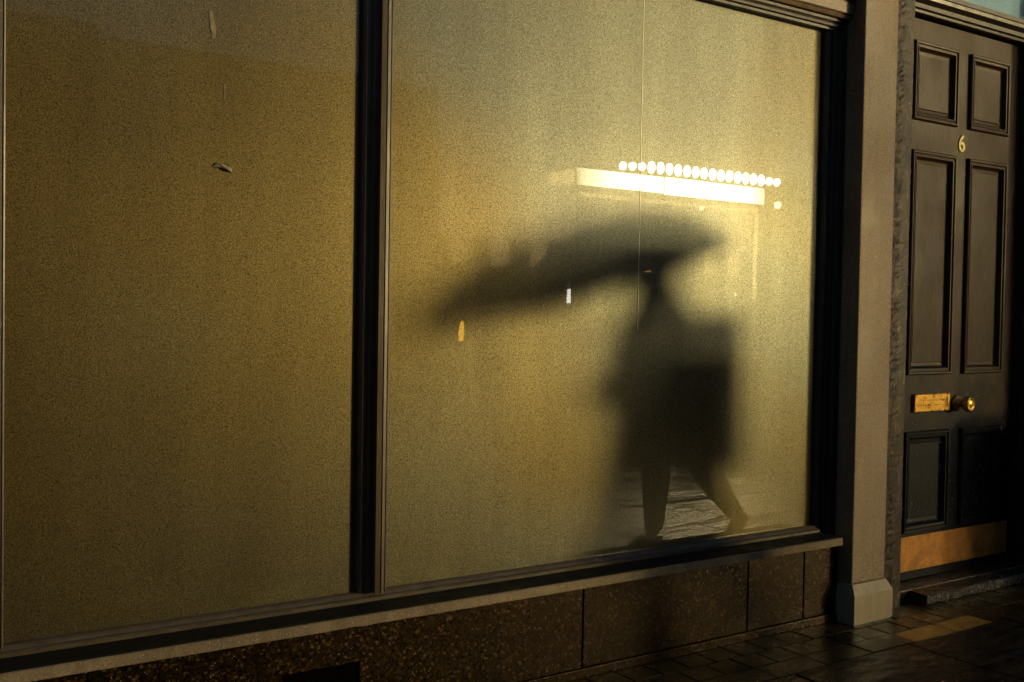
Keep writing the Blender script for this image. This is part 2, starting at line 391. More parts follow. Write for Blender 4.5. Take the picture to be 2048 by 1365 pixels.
# seam down the film of the right pane and scraps on the left one
bm = bmesh.new(); 
for i in range(18):
    z0, z1 = .96+i*.056, .96+(i+1)*.056; wob = .0006*math.sin(i*1.7)
    box(bm, 2.0245+wob, 2.0262+wob, YG-.0012, YG-.0002, z0, z1-.0002)
link('film_seam', bm, M_SEAM, p_right)
def scrap(parent, pts, th=.004):
    bm = bmesh.new(); a = [bm.verts.new((x*S, (YG-.0008-h)*S, z*S)) for x, z, h in pts]; b = [bm.verts.new((x*S, (YG-.0002)*S, z*S)) for x, z, h in pts]
    bm.faces.new(a); n = len(a)
    for i in range(n): bm.faces.new((a[i], a[(i+1) % n], b[(i+1) % n], b[i]))
    return link('paper_scrap', bm, M_SPECK, parent)
scrap(p_left, [(.771, 1.318, .001), (.782, 1.327, .008), (.800, 1.326, .012), (.812, 1.318, .006), (.815, 1.308, .004), (.803, 1.312, .012), (.790, 1.317, .006)])
scrap(p_left, [(.760, 1.662, .0005), (.766, 1.662, .001), (.776, 1.625, .0015), (.775, 1.606, .001), (.769, 1.598, .0005), (.763, 1.625, .001)])
scrap(p_left, [(.795, 1.503, .0005), (.7985, 1.503, .001), (.798, 1.47, .0012), (.795, 1.468, .0005)])
# window frame: head, bottom rail, mullions, right jamb
HX0, HX1 = -1.2, 2.872
bm = bmesh.new()
extr(bm, [(2.36, 1.949), (2.302, 1.949), (2.302, 1.957), (2.292, 1.959), (2.290, 1.966), (2.292, 1.972), (2.284, 1.974), (2.284, 1.982), (2.36, 1.982)], HX0, HX1)
link('head_bead', bm, M_FRAME, shop)
bm = bmesh.new()
extr(bm, [(2.36, 1.984), (2.272, 1.984), (2.268, 1.990), (2.272, 1.997), (2.262, 2.000), (2.262, 2.034), (2.268, 2.037), (2.268, 2.043), (2.252, 2.045), (2.246, 2.051), (2.252, 2.058), (2.246, 2.062), (2.246, 2.098), (2.252, 2.101), (2.252, 2.106),
          (2.236, 2.108), (2.231, 2.114), (2.236, 2.120), (2.230, 2.124), (2.230, 2.165), (2.238, 2.168), (2.238, 2.175), (2.222, 2.178), (2.218, 2.19), (2.222, 2.2), (2.36, 2.2)], HX0, HX1)
link('head_moulding', bm, simple('brown_head_paint', (.13, .085, .055), (.24, .165, .105), 70, (.3, .5), bmp=.5, bd=.0015, stretch=(.4, 1, 1)), shop)
bm = bmesh.new()
extr(bm, [(2.37, .295), (2.296, .295), (2.290, .298), (2.290, .306), (2.295, .309), (2.302, .309), (2.304, .312), (2.310, .317), (2.316, .315), (2.322, .317), (2.37, .317)], -1.2, 2.8)
link('bottom_rail', bm, simple('worn_rail_paint', (.07, .055, .04), (.14, .11, .08), 80, (.25, .45), bmp=.5, bd=.001, stretch=(.3, 1, 1)), shop)
M_MULL = simple('worn_mullion_paint', (.050, .036, .024), (.105, .075, .046), 60, (.3, .5), bmp=.5, bd=.001, stretch=(1, 1, .2))
def mullion(x0):
    bm = bmesh.new(); X = lambda a: x0+a
    extr(bm, [(X(0), 2.34), (X(0), 2.316), (X(.006), 2.310), (X(.018), 2.308), (X(.020), 2.300), (X(.032), 2.298), (X(.033), 2.283), (X(.046), 2.282), (X(.0465), 2.290), (X(.0495), 2.290), (X(.050), 2.283), (X(.058), 2.284), (X(.0585), 2.289), (X(.0605), 2.289), (X(.061), 2.285), (X(.064), 2.286), (X(.064), 2.34)], .3175, 1.9485, 'z')
    link('mullion', bm, M_MULL, shop)
mullion(1.131); mullion(.28)
bm = bmesh.new()
extr(bm, [(2.802, 2.34), (2.802, 2.318), (2.812, 2.312), (2.826, 2.312), (2.827, 2.318), (2.829, 2.318), (2.830, 2.304), (2.848, 2.302), (2.850, 2.29), (2.8745, 2.288), (2.8745, 2.34)], .27, 1.9485, 'z')
link('right_jamb', bm, M_SIDE, shop)
# sill with nibbled front edge
bm = bmesh.new(); xs = [-1.2+i*.02 for i in range(201)]; xs = [x for x in xs if x < 2.8]+[2.803]
rows = []
for x in xs:
    j = random.uniform(-.0006, .0006); k = random.uniform(-.0003, .0003)*(5 if 1.05 < x < 1.15 or .55 < x < .6 else 1)
    rows.append([bm.verts.new((x*S, y*S, z*S)) for y, z in ((2.30, .2715), (2.20+j, .2715+k), (2.199+j, .274), (2.199+j, .293), (2.202+j, .2955), (2.30, .2955))])
for a, b in zip(rows, rows[1:]):
    for i in range(6): bm.faces.new((a[i], a[(i+1) % 6], b[(i+1) % 6], b[i]))
bm.faces.new(rows[0]); bm.faces.new(rows[-1][::-1])
link('sill', bm, M_SILL, shop)
bm = bmesh.new(); box(bm, -1.2, 2.799, 2.2045, 2.2895, .2958, .2982); link('dark_sill_top', bm, simple('dark_wet_sill_top', (.010, .010, .009), (.020, .019, .017), 30, (.6, .8), bmp=.4, spec=.15), shop)  # added dark strip: wet sill top with its shade put into the colour
# granite stall riser panels + joints + air vent
riser = boxo('stall_riser', M_JOINT, shop, -1.2, 2.868, 2.277, 2.33, .0, .2705)
js = [-1.2, -.4, .5, 1.796, 2.445, 2.703, 2.872]
for a, b in zip(js, js[1:]):
    if a == .5:
        bm = bmesh.new()   # panel with the vent opening
        box(bm, a+.003, .925, 2.27, 2.29, .03, .270); box(bm, 1.12, b-.003, 2.27, 2.29, .03, .270); box(bm, .925, 1.12, 2.27, 2.29, .165, .270); box(bm, .925, 1.12, 2.27, 2.29, .03, .06)
        link('granite_panel', bm, M_GRANITE, riser)
    else: boxo('granite_panel', M_GRANITE, riser, a+.003, b-.003, 2.27, 2.29, .03, .270, bevel=.0015)
boxo('vent_recess', M_DARK, riser, .9255, 1.1195, 2.2762, 2.2768, .0605, .1645)
bm = bmesh.new()
for i in range(7): box(bm, .927, 1.118, 2.272, 2.276, .064+i*.0145, .069+i*.0145)
link('air_vent', bm, M_DARK, riser)
boxo('granite_plinth', M_GRANITE, riser, -1.2, 2.868, 2.263, 2.29, .0, .028, bevel=.002)
# pilaster with chamfered base block
def pilaster(parent, x0, x1, m, zt=2.6):
    bm = bmesh.new(); n = 40
    box(bm, x0, x1, 2.218, 2.40, .1305, zt)
    p = link('pilaster', bm, m, parent, bevel=.004)
    bm = bmesh.new()
    # base: body, then chamfer
    for (a0, b0, y0, z0), (a1, b1, y1, z1) in (((x0-.012, x1+.018, 2.196, 0), (x0-.012, x1+.018, 2.196, .096)), ((x0-.012, x1+.018, 2.196, .096), (x0-.001, x1+.004, 2.215, .1295))):
        A = [bm.verts.new((x*S, y*S, z0*S)) for x, y in ((a0, y0), (b0, y0), (b0, 2.39), (a0, 2.39))]
        B = [bm.verts.new((x*S, y*S, z1*S)) for x, y in ((a1, y1), (b1, y1), (b1, 2.39), (a1, 2.39))]
        for i in range(4): bm.faces.new((A[i], A[(i+1) % 4], B[(i+1) % 4], B[i]))
    bm.faces.new(B); bmesh.ops.remove_doubles(bm, verts=bm.verts, dist=1e-5)
    link('base_block', bm, M_BASE, p, bevel=.0015)
    return p
p = pilaster(shop, 2.877, 3.048, M_PILASTER); tag(p, 'rendered pilaster on a chamfered stone block beside the door')
pilaster(shop, -1.38, -1.205, M_PILASTER)
boxo('fascia_board', M_FRAME, shop, -1.2, 2.872, 2.21, 2.36, 2.202, 2.62, bevel=.004)
bm = bmesh.new(); extr(bm, [(2.4, 2.622), (2.20, 2.622), (2.19, 2.64), (2.15, 2.66), (2.10, 2.70), (2.10, 2.73), (2.4, 2.76)], -1.4, 3.07); link('cornice', bm, M_FRAME, shop)
boxo('wall', M_BRICK, shop, -1.4, 3.07, 2.27, 2.60, 2.762, 5.6)
boxo('side_wall', M_BRICK, shop, -7, -1.385, 2.27, 2.60, 0, 5.6)
for xx in (-.6, 1.3):
    wd = boxo('window', M_WHITE, shop, xx, xx+.8, 2.262, 2.268, 3.2, 4.5); boxo('window_glass', M_WIN, wd, xx+.06, xx+.74, 2.256, 2.261, 3.26, 4.44)

# ================================================================ HOUSE No 6: doorway
house = thing('house_front', 'entrance bay of a house with a worn six-panel door, timber posts and a frosted fanlight', 'house', (3.64, 2.3, 0))
# flaking left post: dense grid so that the chipped edge is real
def post(x0, x1, seed, z0=.0, z1=2.75, rough_edge=True):
    rnd = random.Random(seed); bm = bmesh.new(); nz = 240
    cols = [0, .08, .17, .27, .38, .5, .62, .75, .88, 1]
    grid = []
    for i in range(nz+1):
        z = z0+(z1-z0)*i/nz; row = []
        for k, c in enumerate(cols):
            x = x0+(x1-x0)*c; amp = .0085*(1-c)**1.5 if .75 < z < 2.0 else .0035*(1-c)
            y = 2.262+rnd.uniform(-amp, amp*.4)+(.006 if c == 0 else 0)-.004*math.sin(c*math.pi)
            if k == 5: y += .005
            row.append(bm.verts.new(((x+(rnd.uniform(-.0015, .0015) if k in (0, 9) else 0))*S, y*S, z*S)))
        row.insert(0, bm.verts.new((x0*S, 2.40*S, z*S))); row.append(bm.verts.new((x1*S, 2.40*S, z*S)))
        grid.append(row)
    for a, b in zip(grid, grid[1:]):
        for i in range(len(a)-1): bm.faces.new((a[i], a[i+1], b[i+1], b[i]))
    return link('door_post', bm, M_POST, house)
tag(post(3.049, 3.196, 3), 'left timber post with flaking paint')
post(4.075, 4.222, 5)
pilaster(house, 4.235, 4.405, M_PILASTER)
# leaf
DY = 2.37
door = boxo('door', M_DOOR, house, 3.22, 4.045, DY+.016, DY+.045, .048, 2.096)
xb = [3.22, 3.348, 3.612, 3.697, 3.950, 4.045]
zb = [.048, .2265, .5905, .806, 1.618, 1.735, 2.012, 2.096]
holes = {(i, k) for i in (1, 3) for k in (1, 3, 5)}
bm = bmesh.new()
for i in range(5):
    for k in range(7):
        if (i, k) in holes: continue
        f = [bm.verts.new((x*S, DY*S, z*S)) for x, z in ((xb[i], zb[k]), (xb[i+1], zb[k]), (xb[i+1], zb[k+1]), (xb[i], zb[k+1]))]; bm.faces.new(f)
for i, k in holes: ring(bm, xb[i], xb[i+1], zb[k], zb[k+1], [(0, DY), (0, DY+.014)])
ring(bm, xb[0], xb[-1], zb[0], zb[-1], [(0, DY), (0, DY+.017)])
bmesh.ops.remove_doubles(bm, verts=bm.verts, dist=1e-5)
link('stiles_and_rails', bm, M_DOOR, door)
for i, k in sorted(holes):
    x0, x1, z0, z1 = xb[i], xb[i+1], zb[k], zb[k+1]; bm = bmesh.new()
    rr = ring(bm, x0-.004, x1+.004, z0-.004, z1+.004, [(0, DY-.0005), (0, DY-.009), (.004, DY-.014), (.010, DY-.0135), (.013, DY-.008), (.0165, DY-.0075), (.0185, DY-.011), (.023, DY-.0105), (.028, DY+.004), (.033, DY+.008), (.045, DY+.0095), (.047, DY+.004)])
    bm.faces.new(rr[-1])
    link('door_panel', bm, M_DOOR, door)
bm = bmesh.new(); box(bm, 3.262, 4.03, DY-.0035, DY-.0005, .079, .2065)
link('kick_plate', bm, M_KICK, door, bevel=.0008)
# letterbox: plate, framed flap
bm = bmesh.new()
rr = ring(bm, 3.392, 3.612, .6645, .7315, [(0, DY-.0005), (0, DY-.010), (.003, DY-.0125), (.017, DY-.0125), (.0175, DY-.006), (.020, DY-.006), (.0205, DY-.0095), (.024, DY-.0095), (.026, DY-.0078)])
bm.faces.new(rr[-1]); link('letterbox', bm, M_BRASS, door)
bm = bmesh.new(); lathe(bm, (3.668, DY-.0005, .690), (0, -1, 0), [(.030, 0), (.031, .004), (.026, .010), (.014, .014), (.012, .026), (.018, .032), (.027, .038), (.030, .046), (.029, .056), (.024, .062), (.021, .063), (.020, .060), (.012, .062), (.003, .064)])
link('door_knob', bm, M_BRASS, door, smooth=True)
cu = bpy.data.curves.new('six', 'FONT'); cu.body = '6'; cu.size = .088*S; cu.extrude = .0018*S; cu.offset = .0016
cu.align_x = 'CENTER'; cu.align_y = 'CENTER'
to = bpy.data.objects.new('tmp', cu); COL.objects.link(to); bpy.context.view_layer.update()
me = bpy.data.meshes.new_from_object(to); bpy.data.objects.remove(to)
me.transform(Matrix.Translation((3.654*S, (DY-.0025)*S, 1.671*S)) @ Matrix.Rotation(R(90), 4, 'X'))
me.materials.clear(); link('house_number', me, M_GOLD, door)
# frame head / transom, fanlight, threshold, step
bm = bmesh.new()
extr(bm, [(2.40, 2.104), (2.336, 2.104), (2.334, 2.112), (2.322, 2.115), (2.322, 2.130), (2.312, 2.134), (2.30, 2.140), (2.298, 2.152), (2.304, 2.160), (2.304, 2.176), (2.326, 2.182), (2.336, 2.190), (2.40, 2.190)], 3.197, 4.074)
tr = link('transom', bm, M_FRAME, house)
boxo('fanlight', M_FAN, house, 3.197, 4.03, 2.352, 2.358, 2.1905, 2.60)
boxo('fanlight_frame', M_SIDE, house, 4.03, 4.074, 2.335, 2.40, 2.1905, 2.60)
boxo('fanlight_head', M_SIDE, house, 3.197, 4.074, 2.32, 2.40, 2.601, 2.68)
boxo('door_rebate', M_SIDE, house, 4.046, 4.074, 2.355, 2.42, .045, 2.103)
boxo('hall_wall', M_DARK, house, 3.1, 4.2, 2.45, 2.6, -.02, 2.7)
boxo('threshold', simple('dark_wet_stone', (.02, .016, .012), (.05, .04, .03), 60, (.2, .4), bmp=.6), house, 3.197, 4.074, 2.285, 2.44, -.03, .044, bevel=.003)
bm = bmesh.new(); xs = [3.286+i*.0135 for i in range(58)]; rows = []
for x in xs:
    j = random.uniform(-.002, .002)
    rows.append([bm.verts.new((x*S, y*S, z*S)) for y, z in ((2.284, .003), (2.219+j, .003), (2.215+j, .008), (2.214+j, .032+random.uniform(-.001, .001)), (2.220+j, .038), (2.284, .041))])
for a, b in zip(rows, rows[1:]):
    for i in range(6): bm.faces.new((a[i], a[(i+1) % 6], b[(i+1) % 6], b[i]))
bm.faces.new(rows[0]); bm.faces.new(rows[-1][::-1])
link('doorstep', bm, simple('worn_step_stone', (.02, .016, .014), (.06, .048, .038), 90, (.15, .4), bmp=.9, bd=.004), house)
boxo('wall', M_BRICK, house, 3.0705, 9.5, 2.27, 2.60, 2.76, 5.6)
boxo('lintel', M_STUCCO, house, 3.05, 4.42, 2.26, 2.42, 2.682, 2.758)
boxo('side_wall', M_BRICK, house, 4.41, 9.5, 2.265, 2.60, 0, 2.758)
wd = boxo('window', M_WHITE, house, 5.4, 6.5, 2.257, 2.264, .8, 2.2); boxo('window_glass', M_WIN, wd, 5.47, 6.43, 2.251, 2.256, .87, 2.13)

# rain drops clinging to sill, pilaster, posts and door
bm = bmesh.new(); rnd = random.Random(11)
def drop(x, y, z, r, nrm):
    T = Matrix.Translation((x*S, y*S, z*S)) @ Matrix.Diagonal((1, .6 if nrm == 'y' else 1, 1.1 if nrm == 'y' else .5, 1))
    bmesh.ops.create_icosphere(bm, subdivisions=1, radius=r*1.55*S, matrix=T)
for _ in range(420): drop(rnd.uniform(.3, 2.8), 2.198, rnd.uniform(.273, .294), rnd.uniform(.0004, .0010), 'y')
for _ in range(420): drop(rnd.uniform(2.88, 3.045), 2.217, rnd.uniform(.13, 1.25)**1.0, rnd.uniform(.0003, .0008), 'y')
for _ in range(90): drop(rnd.uniform(3.07, 3.19), 2.254, rnd.uniform(.1, 1.9), rnd.uniform(.0006, .0014), 'y')
for _ in range(260):
    z = .24+abs(rnd.gauss(0, .3)); x = rnd.uniform(3.36, 3.95)
    drop(x, DY-.001 if z < 1.7 else DY-.001, min(z, 1.7), rnd.uniform(.0005, .0012), 'y')
for _ in range(160): drop(rnd.uniform(3.29, 4.0), 2.213, rnd.uniform(.005, .036), rnd.uniform(.0006, .0016), 'y')
for _ in range(200): drop(rnd.uniform(1.2, 2.8), 2.2689, rnd.uniform(.04, .265), rnd.uniform(.0003, .0008), 'y')
for _ in range(120): drop(rnd.uniform(.3, 1.15), 2.2689, rnd.uniform(.17, .265), rnd.uniform(.0003, .0008), 'y')
o = link('raindrops', bm, M_DROP, smooth=True); tag(o, 'fine raindrops beaded on the sill, pilaster, door and step', 'raindrops', kind='stuff')

# ================================================================ PERSON WITH UMBRELLA (on the pavement, seen as reflection and shadow)
PX, PYY = 3.12, 1.271
person = thing('person', 'person in a dark knee-length coat walking in the rain under a black umbrella', 'person', (PX, PYY, 0))
def skin(name, verts, edges, m, parent, sub=2, root=0):
    me = bpy.data.meshes.new(name); me.from_pydata([(Vector(v[0])*S) for v in verts], edges, [])
    ob = bpy.data.objects.new('t', me); COL.objects.link(ob)
    md = ob.modifiers.new('skin', 'SKIN')
    for i, v in enumerate(verts):
        r = v[1] if hasattr(v[1], '__len__') else (v[1], v[1])
        me.skin_vertices[0].data[i].radius = (r[0]*S, r[1]*S)
    me.skin_vertices[0].data[root].use_root = True
    s2 = ob.modifiers.new('sub', 'SUBSURF'); s2.levels = sub; s2.render_levels = sub
    bpy.context.view_layer.update()
    dg = bpy.context.evaluated_depsgraph_get(); res = bpy.data.meshes.new_from_object(ob.evaluated_get(dg))
    bpy.data.objects.remove(ob); res.name = name
    return link(name, res, m, parent, smooth=True)
y0 = PYY
V = [((3.17, y0, .74), (.085, .075)),      # 0 pelvis
     ((3.16, y0, .88), (.075, .065)), ((3.15, y0, 1.02), (.09, .07)), ((3.14, y0, 1.10), (.07, .055)), ((3.13, y0, 1.155), .036), ((3.105, y0, 1.20), .045), ((3.095, y0, 1.255), (.066, .06)), ((3.10, y0, 1.31), (.055, .05)),
     ((3.155, y0-.055, .70), .066), ((3.115, y0-.05, .42), .044), ((3.11, y0-.05, .30), .043), ((3.10, y0-.045, .075), .028), ((3.09, y0-.045, .035), .028), ((3.015, y0-.045, .022), .022),  # front leg (standing)
     ((3.18, y0+.055, .70), .066), ((3.25, y0+.055, .41), .045), ((3.345, y0+.055, .29), .042), ((3.50, y0+.055, .13), .028), ((3.525, y0+.055, .085), .028), ((3.465, y0+.055, .030), .022),  # rear leg
     ((3.135, y0-.115, 1.085), .036), ((3.12, y0-.145, .93), .030), ((3.00, y0-.10, .93), .024), ((2.965, y0-.075, .955), .020),   # arm holding the pole
     ((3.15, y0+.115, 1.085), .036), ((3.19, y0+.15, .90), .030), ((3.13, y0+.15, .74), .024), ((3.115, y0+.148, .70), .020)]     # other arm
E = [(0, 1), (1, 2), (2, 3), (3, 4), (4, 5), (5, 6), (6, 7), (0, 8), (8, 9), (9, 10), (10, 11), (11, 12), (12, 13), (0, 14), (14, 15), (15, 16), (16, 17), (17, 18), (18, 19), (3, 20), (20, 21), (21, 22), (22, 23), (3, 24), (24, 25), (25, 26), (26, 27)]
body = skin('body', V, E, M_SKIN, person)
def fingers(base, d, n_, curl):
    d = Vector(d).normalized(); n_ = Vector(n_).normalized(); side = d.cross(n_)
    for i, L in enumerate((.034, .038, .036, .029)):
        b = Vector(base)+side*(i-1.5)*.0085; p1 = b+d*L*.5; p2 = p1+(d*.6+n_*curl).normalized()*L*.35; p3 = p2+(d*-.1+n_*curl*1.4).normalized()*L*.3
        bm = bmesh.new(); tube(bm, [b, p1, p2, p3], [.0048, .0045, .004, .003], 8); link('finger', bm, M_SKIN, body, smooth=True)
    b = Vector(base)-side*.018-d*.02; bm = bmesh.new(); tube(bm, [b, b+(n_*.8+d*.7).normalized()*.018, b+(n_*.9+d*1.1).normalized()*.032], [.006, .005, .0038], 8); link('thumb', bm, M_SKIN, body, smooth=True)
fingers((2.955, y0-.070, .958), (-.75, .5, .1), (.3, .9, 0), 1.2)
fingers((3.112, y0+.148, .685), (-.1, 0, -1), (-1, 0, -.2), .35)
for s in (-1, 1):        # face turned along -x
    bm = bmesh.new(); bmesh.ops.create_uvsphere(bm, u_segments=12, v_segments=8, radius=.008*S, matrix=Matrix.Translation(((3.040)*S, (y0+s*.022)*S, 1.262*S))); link('eye', bm, M_WHITE, body, smooth=True)
    bm = bmesh.new(); tube(bm, [(3.105, y0+s*.058, 1.275), (3.112, y0+s*.067, 1.262), (3.108, y0+s*.060, 1.240)], [.005, .009, .004], 8); link('ear', bm, M_SKIN, body, smooth=True)
bm = bmesh.new(); tube(bm, [(3.042, y0, 1.268), (3.026, y0, 1.246), (3.040, y0, 1.240)], [.005, .010, .007], 10); link('nose', bm, M_SKIN, body, smooth=True)
bm = bmesh.new(); tube(bm, [(3.046, y0-.018, 1.217), (3.038, y0, 1.215), (3.046, y0+.018, 1.217)], [.003, .006, .003], 8); link('mouth', bm, simple('lips', (.3, .1, .08), (.36, .13, .1), 20), body, smooth=True)
# hair: cap down to the collar
bm = bmesh.new(); bmesh.ops.create_uvsphere(bm, u_segments=28, v_segments=18, radius=1)
for v in bm.verts:
    c = v.co; x = 3.112+c.x*.075+(.012 if c.x > 0 else 0); z = 1.285+c.z*(.066 if c.z > 0 else .115)
    k = 1+.03*math.sin(9*math.atan2(c.y, c.x))
    if c.x < -.35 and c.z < .35: x = 3.085
    v.co = Vector((x, y0+c.y*.070*k, z))*S
link('hair', bm, M_HAIR, person, smooth=True)
# coat: loft of ellipses, flared and open hem
def loft(name, rows, m, parent, seg=36, fold=0, closed=True):
    bm = bmesh.new(); R_ = []
    for cx, cy, rx, ry, z, f in rows:
        R_.append([bm.verts.new(Vector((cx+rx*math.cos(t)*(1+f*math.sin(7*t+z*3)), cy+ry*math.sin(t)*(1+f*math.sin(7*t+z*3)), z+f*.25*math.sin(3*t)+ (f*.6*math.cos(t)) ))*S) for t in [2*math.pi*k/seg for k in range(seg)]])
    for a, b in zip(R_, R_[1:]):
        for k in range(seg): bm.faces.new((a[k], a[(k+1) % seg], b[(k+1) % seg], b[k]))
    if closed: bm.faces.new(R_[0][::-1])
    o = link(name, bm, m, parent, smooth=True)
    if not closed: 
        s = o.modifiers.new('solid', 'SOLIDIFY'); s.thickness = .006
    return o
loft('coat', [(3.135, y0, .045, .045, 1.17, 0), (3.14, y0, .085, .12, 1.14, 0), (3.148, y0, .110, .165, 1.10, 0), (3.15, y0, .122, .172, 1.0, .01), (3.16, y0, .125, .165, .88, .02), (3.165, y0, .150, .178, .76, .03), (3.16, y0, .180, .185, .62, .04), (3.155, y0, .212, .195, .50, .05), (3.15, y0, .235, .205, .405, .06)], M_CLOTH, person, closed=False)
loft('hood', [(3.115, y0, .02, .02, 1.365, 0), (3.112, y0, .055, .048, 1.350, 0), (3.118, y0, .074, .066, 1.305, .01), (3.122, y0, .078, .070, 1.255, .01), (3.132, y0, .076, .074, 1.20, .015), (3.145, y0, .090, .110, 1.145, .02), (3.148, y0, .100, .14, 1.10, 0)], M_CLOTH, person)
def sleeve(pts, r): 
    bm = bmesh.new(); tube(bm, pts, r, 16); link('sleeve', bm, M_CLOTH, person, smooth=True)
sleeve([(3.14, y0-.09, 1.115), (3.135, y0-.125, 1.07), (3.125, y0-.152, .94), (3.10, y0-.15, .925), (3.01, y0-.108, .935)], [.035, .048, .043, .040, .033])
sleeve([(3.145, y0+.09, 1.115), (3.15, y0+.125, 1.07), (3.19, y0+.155, .90), (3.135, y0+.152, .76)], [.035, .048, .042, .034])
def legc(pts, r):
    bm = bmesh.new(); tube(bm, pts, r, 18); link('tights', bm, M_TIGHTS, person, smooth=True)
legc([(3.155, y0-.055, .68), (3.118, y0-.05, .46), (3.112, y0-.05, .40), (3.110, y0-.05, .28), (3.102, y0-.045, .12), (3.100, y0-.045, .07)], [.080, .066, .062, .062, .044, .038])
legc([(3.18, y0+.055, .68), (3.225, y0+.055, .46), (3.255, y0+.055, .40), (3.345, y0+.055, .29), (3.47, y0+.055, .15), (3.505, y0+.055, .12)], [.080, .068, .064, .062, .042, .036])
def shoe(heel, toe, rise=0):
    bm = bmesh.new(); h = Vector(heel); t = Vector(toe); d = t-h
    tube(bm, [h+Vector((0, 0, .045)), h+Vector((0, 0, .020)), h+d*.25+Vector((0, 0, .022)), h+d*.6+Vector((0, 0, .020)), h+d*.9+Vector((0, 0, .012)), t+Vector((0, 0, .010))], [.030, .033, .033, .030, .022, .010], 16)
    for v in bm.verts: v.co.z = max(v.co.z, min(heel[2], toe[2])*S+.002)
    link('shoe', bm, M_SHOE, person, smooth=True)
shoe((3.118, y0-.045, 0), (2.965, y0-.045, 0)); shoe((3.535, y0+.055, .075), (3.455, y0+.055, .0))
# satchel-like rucksack on the back
bag = thing('backpack', 'square black rucksack with a flat top worn on the walker\'s back', 'backpack', (3.33, PYY, .75))
bm = bmesh.new(); box(bm, 3.25, 3.40, y0-.13, y0+.13, .66, 1.135); link('bag_body', bm, M_BAG, bag, bevel=.022)
bm = bmesh.new(); box(bm, 3.402, 3.43, y0-.09, y0+.09, .70, .88); link('front_pocket', bm, M_BAG, bag, bevel=.012)
for s in (-1, 1):
    bm = bmesh.new(); tube(bm, [(3.25, y0+s*.075, 1.10), (3.21, y0+s*.085, 1.125), (3.13, y0+s*.085, 1.135), (3.045, y0+s*.085, 1.06), (3.045, y0+s*.09, .92), (3.15, y0+s*.155, .80), (3.245, y0+s*.10, .84)], .010, 8); link('shoulder_strap', bm, M_BAG, bag, smooth=True)
# umbrella
UC = Vector((2.865, y0-.035, 1.405)); ax = Vector((-.29, .03, 1)).normalized()
umb = thing('umbrella', 'black umbrella tilted forward over the walker\'s head', 'umbrella', tuple(UC))
e1 = Vector((1, 0, .10)).normalized(); e1 = (e1-ax*e1.dot(ax)).normalized(); e2 = ax.cross(e1)
bm = bmesh.new(); NR, NA = 10, 64; RAD = .54; DEP = .19
rows = []
for i in range(1, NR+1):
    q = i/NR; row = []
    for k in range(NA):
        t = 2*math.pi*k/NA; ph = (t*8/(2*math.pi)) % 1; sc_ = 1-.055*q*math.sin(ph*math.pi)
        r = RAD*math.sin(q*1.25)/math.sin(1.25)*sc_; z = -DEP*(1-math.cos(q*1.25))/(1-math.cos(1.25))*(1-.05*math.sin(ph*math.pi)*(1 if q > .9 else 0))
        row.append(bm.verts.new((UC+e1*r*math.cos(t)+e2*r*.60*math.sin(t)+ax*z)*S))
    rows.append(row)
c = bm.verts.new(UC*S)
for k in range(NA): bm.faces.new((c, rows[0][k], rows[0][(k+1) % NA]))
for a, b in zip(rows, rows[1:]):
    for k in range(NA): bm.faces.new((a[k], b[k], b[(k+1) % NA], a[(k+1) % NA]))
cn = link('canopy', bm, M_UMB, umb, smooth=True); s_ = cn.modifiers.new('s', 'SOLIDIFY'); s_.thickness = .0015
bm = bmesh.new(); tube(bm, [UC+ax*.03, UC-ax*.2, UC-ax*.42, UC-ax*.49], [.004, .005, .005, .005], 10); link('shaft', bm, M_METAL, umb, smooth=True)
hb = UC-ax*.49
bm = bmesh.new(); tube(bm, [hb+ax*.06, hb, hb-ax*.04, hb-ax*.06-e1*.012, hb-ax*.055-e1*.03, hb-ax*.035-e1*.036], .010, 10); link('handle', bm, M_SHOE, umb, smooth=True)
for k in range(8):
    t = 2*math.pi*k/8; pts = []
    for q in (.05, .3, .6, .8, 1.0):
        r = RAD*math.sin(q*1.25)/math.sin(1.25); z = -DEP*(1-math.cos(q*1.25))/(1-math.cos(1.25))-.004
        pts.append(UC+e1*r*math.cos(t)+e2*r*.60*math.sin(t)+ax*z)
    bm = bmesh.new(); tube(bm, pts, .002, 6); link('rib', bm, M_METAL, umb)

# ================================================================ ADDED BIN, unseen right of the doorway: put there to shade the door
added_bin = thing('shadow_bin', 'added unseen bin shape right of the doorway that shades the door', 'shadow caster', (4.16, 1.98, 0))
bm = bmesh.new(); lathe(bm, (4.16, 1.98, .004), (0, 0, 1), [(.15, 0), (.155, .02), (.15, .03), (.15, .52), (.165, .53), (.165, .56), (.15, .57), (.13, .64), (.08, .675), (.01, .685)]); link('shadow_bin_body', bm, M_SIDE, added_bin, smooth=False)
bm = bmesh.new(); box(bm, 4.10, 4.22, 1.818, 1.834, .42, .5); link('shadow_bin_opening', bm, M_DARK, added_bin)

# ================================================================ ACROSS THE STREET
shel = thing('bus_shelter', 'lit bus shelter with glowing fascia panels and a row of bright lamps along its roof', 'bus shelter', (7.5, -3.6, 0))
for x, y in ((6.2, -3.38), (8.76, -3.38), (6.2, -4.3), (8.76, -4.3)):
    bm = bmesh.new(); tube(bm, [(x, y, 0), (x, y, 2.44)], .022, 12); link('post', bm, M_METAL, shel, smooth=True)
boxo('light_box', M_LBOX, shel, 6.17, 7.265, -3.36, -3.345, 2.250, 2.408)
boxo('light_box', M_LBOX, shel, 7.295, 8.74, -3.36, -3.345, 2.240, 2.412)
boxo('fascia_rail', M_METAL, shel, 6.10, 8.82, -3.375, -3.34, 2.415, 2.435)
bm = bmesh.new(); box(bm, 5.95, 9.1, -4.4, -3.42, 2.44, 2.448); link('roof_sheet', bm, M_ROOFGL, shel)
bm = bmesh.new()
for a in ((5.93, 9.12, -3.42, -3.405), (5.93, 9.12, -4.415, -4.40)): box(bm, *a, 2.436, 2.446)
